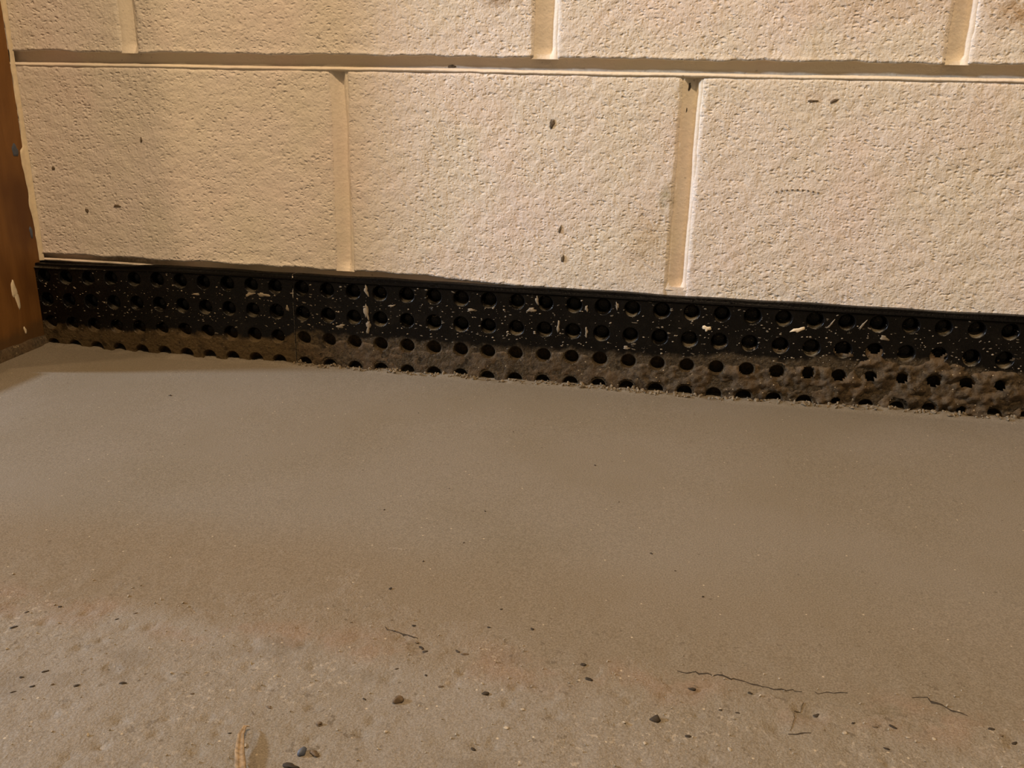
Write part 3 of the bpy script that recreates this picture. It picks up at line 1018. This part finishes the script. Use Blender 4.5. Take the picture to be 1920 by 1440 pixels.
for i, (x, y, s) in enumerate(rough):
    stone('grit_and_pit_crumb', x, y, s * 1.0, s * 0.55, M_DARK if i % 4 else M_GRIT, 'small dark grit and pit-shade crumb lodged in the rough slab surface', 'grit', 60 + i, 'dark grit crumbs in the rough slab', 0.45, rz=(0.5 if x < -0.08 else random.uniform(-0.6, 0.6)))
pale = [(0.1145, -0.4870, 0.0026), (0.1240, -0.4990, 0.0030), (0.0690, -0.4880, 0.0036), (0.0640, -0.5020, 0.0034), (0.2110, -0.4730, 0.0036),
        (0.1600, -0.4950, 0.0034), (0.2380, -0.4710, 0.0030), (0.2490, -0.4690, 0.0030), (-0.0420, -0.5340, 0.0040), (0.0130, -0.5140, 0.0036)]
for i, (x, y, s) in enumerate(pale):
    stone('grit_and_pit_crumb', x, y, s * 0.9, s * 0.6, M_PALE, 'small pale grit crumb lying on the rough slab', 'grit', 130 + i, 'pale grit crumbs on the rough slab', 0.5, rz=i)

# pale wood splinter pointing out of the lower frame edge
def splinter():
    path = [(-0.0445, -0.5245, 0.0022), (-0.0455, -0.5262, 0.0034), (-0.0445, -0.5320, 0.0036), (-0.0410, -0.5400, 0.0034), (-0.0365, -0.5480, 0.0030), (-0.0310, -0.5580, 0.0026)]
    wid = [0.0005, 0.0008, 0.0014, 0.0020, 0.0023, 0.0015]
    verts = []
    for i, p in enumerate(path):
        p = Vector(p)
        q = Vector(path[min(i + 1, len(path) - 1)]) - Vector(path[max(i - 1, 0)])
        s = Vector((-q.y, q.x, 0)).normalized()
        base = surf(p.x, p.y)
        for (a, b) in ((-1, 0.0), (-0.9, 0.5), (-0.3, 0.15), (0.3, 0.05), (0.9, 0.4), (1, -0.1), (0.3, -0.5), (-0.4, -0.5)):
            verts.append(p + s * a * wid[i] + Vector((0, 0, base + b * wid[i])))
    n = 8
    faces = []
    for i in range(len(path) - 1):
        for k in range(n):
            faces.append((i * n + k, i * n + (k + 1) % n, (i + 1) * n + (k + 1) % n, (i + 1) * n + k))
    faces.append(tuple(range(n))); faces.append(tuple(range((len(path) - 1) * n, len(path) * n))[::-1])
    o = mesh_obj('wood_splinter', verts, faces, M_STRAW, None)
    tag(o, 'pale thin curled wood splinter lying at the lower frame edge', 'splinter')
splinter()

# ------------------------------------------------------------------ one label for each crumb, by its place
WORD = ['first', 'second', 'third', 'fourth', 'fifth', 'sixth', 'seventh', 'eighth', 'ninth', 'tenth',
        'eleventh', 'twelfth', 'thirteenth', 'fourteenth', 'fifteenth', 'sixteenth']


def img_x(o):
    d = Vector(o.location) - cam.location
    return d.dot(_r) / d.dot(_f)


def zone(o):
    x, y = o.location.x, o.location.y
    if o['group'].startswith('dark specks'):
        return ('tiny dark grit speck on the fresh concrete near the membrane' if y > -0.24 else
                'tiny dark grit speck mid way across the fresh concrete' if y > -0.36 else
                'tiny dark grit speck near the rough edge of the fresh concrete')
    if o['group'].startswith('pale'):
        return 'small pale grit crumb on the rough slab'
    if x < -0.17: return 'dark grit and pit-shade crumb at the left frame edge'
    if x < -0.075: return 'dark grit and pit-shade crumb in the trail on the left slab'
    if x > 0.20: return 'dark grit and pit-shade crumb on the slab right of the forked crack'
    if x > 0.11: return 'dark grit and pit-shade crumb around the dark stone chip and crack'
    if y < -0.465: return 'dark grit and pit-shade crumb around the rounded brown pebble'
    return 'dark grit and pit-shade crumb along the seam above the rounded pebble'


zones = {}
for o in list(COL.objects):
    if o.name.startswith('grit_'):
        zones.setdefault(zone(o), []).append(o)
for z, lst in zones.items():
    lst.sort(key=img_x)
    for i, o in enumerate(lst):
        o['label'] = z + ', ' + WORD[i] + ' from left'
